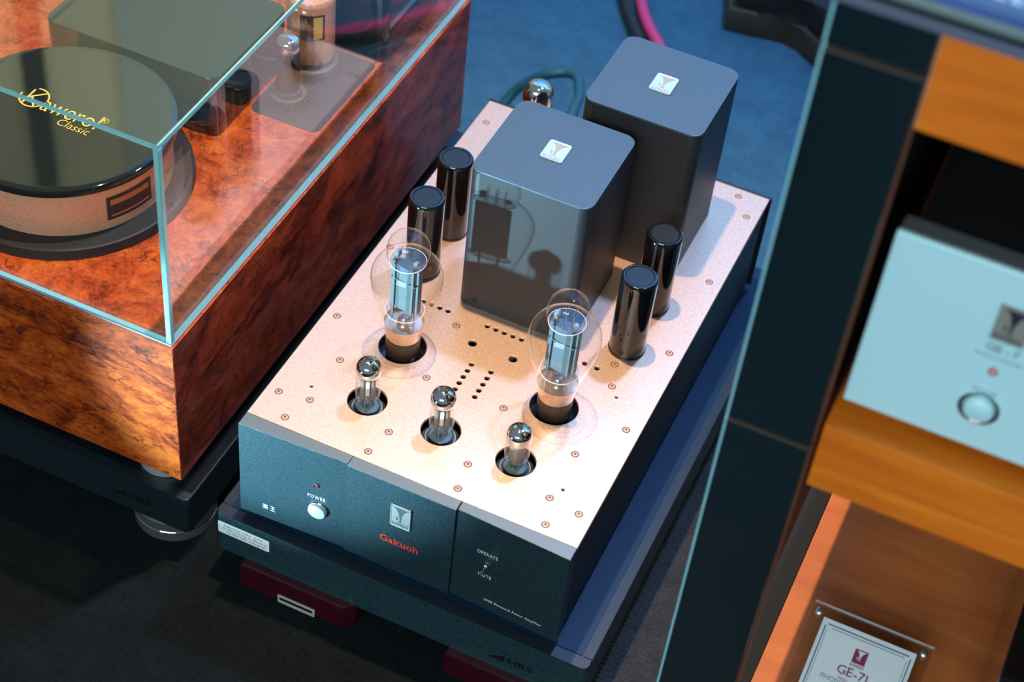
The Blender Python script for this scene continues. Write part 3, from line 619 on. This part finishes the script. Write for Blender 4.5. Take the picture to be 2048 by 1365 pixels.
lettering('lettering', 'Classic', .0088, 'gold_ink', band, lidm(-.2379, .1306, 0), bold=-.002, width=.0320, shear=.15)
me = curve_mesh([circle(0, 0, .0036, 20), circle(0, 0, .0031, 20)[::-1]]); me.transform(lidm(-.2197, .1512, 0)); link('lettering', me, 'gold_ink', band)
lettering('lettering', 'R', .0038, 'gold_ink', band, lidm(-.2197, .1512, 0), bold=.01)
# curved maker's label on the drum band
def curved_patch(name, cx, cy, r, a0, a1, z0, z1, m, parent, n=10):
    bm = bmesh.new(); rows = [[bm.verts.new((cx + r * math.cos(R(a0 + (a1 - a0) * i / n)), cy + r * math.sin(R(a0 + (a1 - a0) * i / n)), z)) for i in range(n + 1)] for z in (z0, z1)]
    for i in range(n): bm.faces.new((rows[0][i], rows[0][i + 1], rows[1][i + 1], rows[1][i]))
    return from_bm(name, bm, m, parent, smooth=True)
lb = curved_patch('drum_label', KX, KY, .0966, -34, -6, .1975, .2230, 'label_dark', band)
curved_patch('label_stripe', KX, KY, .0969, -32, -8, .2135, .2195, 'label_orange', band)
curved_patch('label_stripe', KX, KY, .0969, -32, -8, .2010, .2030, 'label_orange', band)
prism('choke_cover', round_poly(-.352, -.168, .2500, .3850, .010, 5), WT + .0005, .2430, 'lid_black', wa, .0015)
# second drum, tube plate and the two valves behind
lb2 = prism('tube_plate', round_poly(-.1650, -.0915, .302, .4270, .008, 5), WT, WT + .0015, 'rubber', wa, .0003)
K2 = (-.1470, .3920)
d2 = lathe('filter_can', [(.0228, WT + .0165), (.0232, WT + .018), (.0232, .2600), (.0215, .2635), (0, .2640)], (*K2, 0), 'copper_band', wa, 56)
lathe('can_socket', [(0, WT + .0016), (.0270, WT + .0016), (.0275, WT + .004), (.0270, WT + .0105), (.0236, WT + .0115), (.0234, WT + .0170)], (*K2, 0), 'tube_socket_fin', d2, 40)
bm = bmesh.new()
for k in range(26):
    a = 2 * math.pi * k / 26; bm_tube(bm, (K2[0] + .0262 * math.cos(a), K2[1] + .0262 * math.sin(a), WT + .0050), (K2[0] + .0315 * math.cos(a), K2[1] + .0315 * math.sin(a), WT + .0044), .0012, 0, 5)
from_bm('socket_fins', bm, 'rubber', d2)
curved_patch('can_label', *K2, .0235, -88, -28, .2230, .2520, 'label_dark', d2); curved_patch('label_stripe', *K2, .0238, -56, -34, .2250, .2500, 'gold_ink', d2)
prism('choke_cover', round_poly(-.1600, -.0860, .4300, .5600, .010, 5), WT + .0005, .2560, 'lid_black', wa, .0015)
def drum_valve(x, y, r, top, label, orange):
    t = empty('cased_valve', (x, y, WT + .0015), label, 'vacuum tube')
    s = lathe('socket', [(0, WT + .0015), (r + .0045, WT + .0015), (r + .0050, WT + .004), (r + .0050, WT + .010), (r + .0015, WT + .0105), (r + .0015, WT + .016), (0, WT + .016)], (x, y, 0), 'tube_socket_fin', t, 32)
    bm = bmesh.new()
    for k in range(22):
        a = 2 * math.pi * k / 22; c, q = math.cos(a), math.sin(a)
        bm_tube(bm, (x + (r + .0040) * c, y + (r + .0040) * q, WT + .0050), (x + (r + .0088) * c, y + (r + .0088) * q, WT + .0044), .0011, 0, 5)
    from_bm('socket_fins', bm, 'rubber', s)
    lathe('bulb', [(r, WT + .016), (r, top - r * .9), (r * .96, top - r * .6)], (x, y, 0), 'bulb_small', t, 32, 60)
    lathe('silvered_dome', smooth_prof([(r * .97, top - r * 1.1), (r * .97, top - r * .7), (r * .80, top - r * .28), (r * .4, top - .001), (0, top)], 4), (x, y, 0), 'getter' if orange else 'chrome', t, 32, 60)
    lathe('anode', [(0, WT + .018), (r * .88, WT + .018), (r * .88, top - r * 1.3), (0, top - r * 1.3)], (x, y, 0), 'dark_tube', t, 24)
drum_valve(-.1395, .3340, .0125, .2520, 'dark silver-topped valve in a finned socket inside the glass case', False)
# glass case
GX, GY, GT = WX - .0022, WY + .0020, .3915; GX0 = WX0 + .004; GY1 = WY1 - .003; th = .0045
gc = empty('glass_case', ((GX + GX0) / 2, (GY + GY1) / 2, WT), 'clear glass dust cover with teal edges standing on the burl-wood cabinet', 'glass cover')
def pane(x, y, z, n):
    """a pane with clear faces and teal cut edges; n = axis of the thickness"""
    bm = bmesh.new(); bm_box(bm, x, y, z); bmesh.ops.recalc_face_normals(bm, faces=bm.faces)
    for f in bm.faces:
        f.normal_update(); f.material_index = 0 if abs(f.normal[n]) > .5 else 1
    return from_bm('pane', bm, ['glass', 'glass_edge'], gc)
pane((GX - th, GX), (GY + th + .0002, GY1), (WT + .0030, GT - th), 0)
pane((GX0, GX), (GY, GY + th), (WT + .0030, GT - th), 1)
pane((GX0, GX - th), (GY1 - th, GY1 - .0001), (WT + .0030, GT - th), 1)
pane((GX0 - th, GX0 - .0001), (GY, GY1), (WT + .0030, GT - th), 0)
pane((GX0 - th, GX), (GY, GY1), (GT - th + .0002, GT), 2)
# polished arrises and clear bead round the foot of the cover
box('corner_arris', (GX - th, GX + .0002), (GY - .0002, GY + .0002), (WT + .003, GT - th), 'glass_edge', gc)
box('corner_arris', (GX - .0001, GX + .0003), (GY - .0002, GY + th), (WT + .003, GT - th), 'glass_edge', gc)
box('bottom_bead', (GX0, GX + .0008), (GY - .0010, GY + .0004), (WT + .0001, WT + .0026), 'glass_clear', gc, .0004)
box('bottom_bead', (GX - .0004, GX + .0010), (GY - .0010, GY1), (WT + .0001, WT + .0026), 'glass_clear', gc, .0004)
# its platform
wp = empty('amplifier_plinth', (-.26, .29, FZ), 'black plinth on turned steel feet under the burl-wood cabinet', 'platform')
QX1, QY0, QZ, QB = -.0508, -.0078, -.0130, -.0600
prism('plinth_body', round_poly(-.480, QX1, QY0, .590, .0060, 6), QB, QZ, 'plinth', wp, .0008)
box('plinth_inlay', (-.472, QX1 - .0015), (QY0 + .0100, .582), (QZ, QZ + .0002), 'platform_dark', wp)
emblem(-.1110, -.0395, QY0, wp, M['platform_dark'])
for x, y in ((-.0915, .0330), (-.0915, .55), (-.435, .0330), (-.435, .55)):
    f = lathe('foot', [(0, FZ + .0031), (.0380, FZ + .0031), (.0392, FZ + .0042), (.0392, FZ + .0145), (.0372, FZ + .0152), (.0372, FZ + .0172), (.0395, FZ + .0180), (.0395, FZ + .0290), (.0380, FZ + .0318), (.030, FZ + .0320), (.030, QB), (0, QB)], (x, y, 0), 'steel', wp, 64, 20)
    lathe('foot_ring', [(.0390, FZ + .0154), (.0394, FZ + .0158), (.0394, FZ + .0166), (.0390, FZ + .0170)], (x, y, 0), 'chrome', f, 64)

# ------------------------------------------------------------------ rack at right
RY = -.100; RB = FZ + .0031
rack = empty('equipment_rack', (.74, .12, FZ), 'tall black equipment rack with orange wooden shelves at right', 'rack')
segs = [(RB, .4448), (.4478, .7298), (.7335, .7605)]
for z0, z1 in segs:
    p = box('rack_post', (.4165, .4697), (RY, RY + .006), (z0, z1), 'rack_gloss', rack, .0006)
    box('post_edge', (.4148, .4164), (RY + .0005, RY + .006), (z0, z1), 'rack_edge', p)
    box('post_trim', (.4166, .4696), (RY - .0004, RY + .0055), (z1 + .0001, z1 + .0011), 'rack_trim', p)
    box('post_core', (.4150, .4716), (RY + .0062, RY + .016), (z0, z1), 'rack_core', p)
box('rack_spine', (.4150, .4690), (RY + .0162, RY + .03), (RB, .7610), 'rack_inner', rack)
box('side_panel', (.4560, .4680), (RY + .0302, .30), (.2600, .7610), 'rack_inner', rack)
box('shelf_frame', (.4150, .4755), (RY + .0302, .29), (.0700, .1185), 'black_matte', rack)
box('rear_panel', (.4560, 1.05), (.3005, .3100), (RB, .7610), 'black_matte', rack)  # black sheet added so the open rack's cavity stays dark
box('side_panel', (1.02, 1.05), (RY + .0302, .30), (RB, .7610), 'rack_inner', rack)
s2 = box('shelf', (.4748, 1.015), (RY, .285), (.4155, .4720), 'shelf', rack, .0006)
s1_ = box('shelf', (.4722, 1.015), (RY, .285), (.7005, .7600), 'shelf', rack, .0006)
box('shelf_end_band', (.4715, .4721), (RY + .0005, .28), (.7010, .7595), 'shelf_edge', s1_)
s3 = box('shelf', (.4762, 1.015), (RY - .012, .285), (.0700, .1200), 'shelf_top', rack, .0006)
box('top_plate', (.4120, 1.055), (RY - .0040, .315), (.7620, .7725), 'lavender', rack, .0008)
# flat unit lying on the rack
tu = empty('flat_case', (.75, .07, .7725), 'flat blue-grey case with pale edge and white letters on top of the rack', 'case')
box('case_base', (.4250, 1.04), (RY - .010, .26), (.7726, .7830), 'gloss_black', tu, .0008)
box('case_rim', (.4180, 1.05), (RY - .0210, .27), (.7832, .7885), 'pale_green', tu, .0008)
tp = box('case_top', (.4220, 1.046), (RY - .0185, .266), (.7886, .7900), 'navy', tu, .0004)
box('case_panel', (.4260, 1.042), (RY - .0135, .262), (.7901, .7906), 'top_blue', tu)
lettering('lettering', 'ICE R', .0110, 'white_ink', tu, Matrix.Translation((.5010, -.0985, .7910)) @ Matrix.Rotation(R(0), 4, 'Z'), width=.040, bold=.03, spacing=1.2)
# phono preamp
FY = -.0870
pa = empty('phono_preamp', (.635, .05, .4720), 'pale silver-fronted preamp with round power button on the rack shelf', 'amplifier')
fp = box('faceplate', (.4790, .7900), (FY, FY + .0040), (.4848, .6226), 'silver_blue', pa, .0012, 3)
box('faceplate_edge', (.4800, .7890), (FY + .0041, FY + .0180), (.4860, .6222), 'plate_edge', pa, .0015)
box('preamp_body', (.4880, .7810), (FY + .0181, .22), (.4840, .6200), 'body_black', pa, .001)
for x in (.510, .575, .700, .760):
    lathe('foot', [(0, .4721), (.010, .4721), (.011, .473), (.011, .4838), (0, .4840)], (x, FY + .030, 0), 'nickel', pa, 24)
def fpm(x, z, d=.0003): return Matrix.Translation((x, FY - d, z)) @ FRONT
badge('badge', .0195, .0262, fpm(.5553, .5862, 0), fp, plate='badge_grey', ink='black_ink')
serif_text('lettering', 'GE - 7', .0055, .0195, 'print_grey', fp, fpm(.5555, .5662), bold=.012)
lettering('lettering', 'PHONO AMPLIFIER', .0022, 'print_grey', fp, fpm(.5550, .5590), width=.0270)
lettering('lettering', 'POWER', .0035, 'print_grey', fp, fpm(.5548, .5312), width=.0145)
lathe_front('indicator_lens', [(0, .0010), (.0010, .0008), (.0015, -.001)], fpm(.5545, .5490, 0), 'red_led', fp, 20)
lathe_front('indicator_ring', [(.0016, .0004), (.0028, .0008), (.0032, 0)], fpm(.5547, .5484, 0), 'chrome', fp, 24)
lathe_front('power_button', [(0, .0060), (.0070, .0058), (.0084, .0048), (.0086, .003), (.0086, -.002)], fpm(.5552, .5190, 0), 'silver_blue', fp)
lathe_front('button_ring', [(.0090, .0003), (.0104, .0013), (.0124, .0008), (.0128, -.001)], fpm(.5550, .5175, 0), 'chrome', fp)
# sign in acrylic
sg = empty('acrylic_sign', (.5475, -.02, .1200), 'clear acrylic price sign holding a white card on the lower shelf', 'sign')
SA = R(24); SL = .150; SWd = .0955
sm = Matrix.Translation((.4990, .0245, .156)) @ Matrix.Rotation(SA, 4, 'X')    # local x right, y up the panel (origin = top left corner)
# lower edge of the panel lands on the shelf
SL = (.156 - .1250) / math.sin(SA)
def sgn(o): return apply(o, sm)
def acr(zz):
    bm = bmesh.new(); bm_box(bm, (0, SWd), (-SL, 0), zz); bmesh.ops.recalc_face_normals(bm, faces=bm.faces)
    for f in bm.faces: f.normal_update(); f.material_index = 0 if abs(f.normal.z) > .5 else 1
    return sgn(from_bm('acrylic_panel', bm, ['acrylic', 'acrylic_edge'], sg))
acr((.0000, .0030)); acr((-.0040, -.0010))
card = sgn(box('card', (.0105, .0850), (-SL + .004, -.0095), (-.0008, -.0002), 'paper', sg))
cm = lambda x, y, z=.0001: sm @ Matrix.Translation((x, y, z))
for x, y in (((.0155, .0802), (-.0138, -.0130)), ((.0190, .0770), (-.0160, -.0156)), ((.0133, .0141), (-SL + .008, -.0150)), ((.0155, .0158), (-SL + .008, -.0175)), ((.0815, .0823), (-SL + .008, -.0150)), ((.0795, .0798), (-SL + .008, -.0175))):
    sgn(box('card_rule', x, y, (-.0001, .0), 'navy_ink', card))
badge('card_emblem', .0104, .0112, cm(.0465, -.0286, -.0002), card, plate='maroon_ink', ink='paper', thick=.0001, textink='paper', word=' ')
lettering('lettering', 'KONDO', .0022, 'maroon_ink', card, cm(.0465, -.0361), width=.0108, bold=.02)
serif_text('lettering', 'GE-7i', .0068, .0245, 'maroon_ink', card, cm(.0458, -.0425), bold=.006, gap=.08)
lettering('lettering', 'Stereo', .0022, 'maroon_ink', card, cm(.0400, -.0490), width=.0070)
lettering('lettering', 'PHONO AMPLIFIER', .0040, 'print_grey', card, cm(.0475, -.0525), width=.0480, bold=-.004)
for x, y in ((.0058, -.0075), (.0895, -.0075)):
    bm = bmesh.new(); bm_lathe(bm, [(0, .0046), (.0020, .0046), (.0029, .0040), (.0030, -.0045), (0, -.0045)], 24, x, y); o = from_bm('clamp_pin', bm, 'nickel', sg, smooth=35); sgn(o)
box('sign_prop', (.535, .560), (.0000, .0030), (.1201, .1385), 'acrylic_edge', sg)
# black unit on the lower shelf
bu = empty('black_component', (.75, .10, .1200), 'gloss black component on a pale foot at the right of the lower shelf', 'amplifier')
box('component_body', (.6360, .9600), (-.06, .20), (.1330, .2600), 'gloss_black', bu, .003)
for x, y in ((.6500, .020), (.6500, .17), (.94, .02), (.94, .17)):
    lathe('foot', [(0, .1201), (.012, .1201), (.013, .1215), (.0125, .1328), (0, .1329)], (x, y, 0), 'nickel', bu, 24)

# ------------------------------------------------------------------ cables and things on the carpet behind
o = pipe('power_cable', [(.070, .515, .035), (.062, .575, .045), (.0480, .640, .030), (.0300, .705, .006), (.0060, .742, -.004), (-.0200, .738, -.012), (-.0440, .735, -.032), (-.0620, .726, -.055), (-.0680, .700, -.080), (-.060, .640, -.0885), (-.030, .590, -.0885)], .0062, 'cable_teal')
tag(o, 'thick teal power cable looping up behind the copper-decked amplifier', 'cable')
o = pipe('speaker_cable', [(-.060, 1.16, -.0870), (-.0100, 1.037, -.0870), (.0130, .998, -.0870), (.0440, .960, -.0870), (.090, .900, -.0870), (.150, .800, -.080), (.200, .680, -.040), (.212, .600, .010), (.215, .5180, .028)], .0075, 'cable_pink')
tag(o, 'bright pink cable on the blue carpet behind the rear transformer cover', 'cable')
o = pipe('signal_cable', [(-.080, 1.140, -.0870), (-.0280, 1.025, -.0870), (-.0060, .990, -.0870), (.0230, .950, -.0870), (.075, .880, -.0870), (.135, .790, -.080), (.165, .690, -.040), (.178, .600, .008), (.18, .5185, .024)], .0080, 'cable_black')
tag(o, 'dark cable lying beside the pink cable on the blue carpet', 'cable')
bg = empty('equipment_bag', (.25, 1.25, FZ), 'black bag with olive trim on the carpet behind the amplifier', 'bag')
pb = [(.080, 1.120), (.104, 1.045), (.142, 1.050), (.180, 1.064), (.205, 1.050), (.232, 1.030), (.330, 1.000), (.520, .960), (.560, 1.30), (.100, 1.36)]
prism('bag_base', [(x, y) for x, y in pb], FZ, -.060, 'olive_trim', bg, .006)
cxm, cym = .30, 1.16
prism('bag_top', [(cxm + (x - cxm) * .965, cym + (y - cym) * .945) for x, y in pb], -.0600, -.020, 'bag_black', bg, .012)

for o in bpy.data.objects:
    if o.name.split('.')[0] in ('electrode_wires', 'pins', 'socket_fins', 'socket_hole', 'socket_reflection'): o['kind'] = 'stuff'
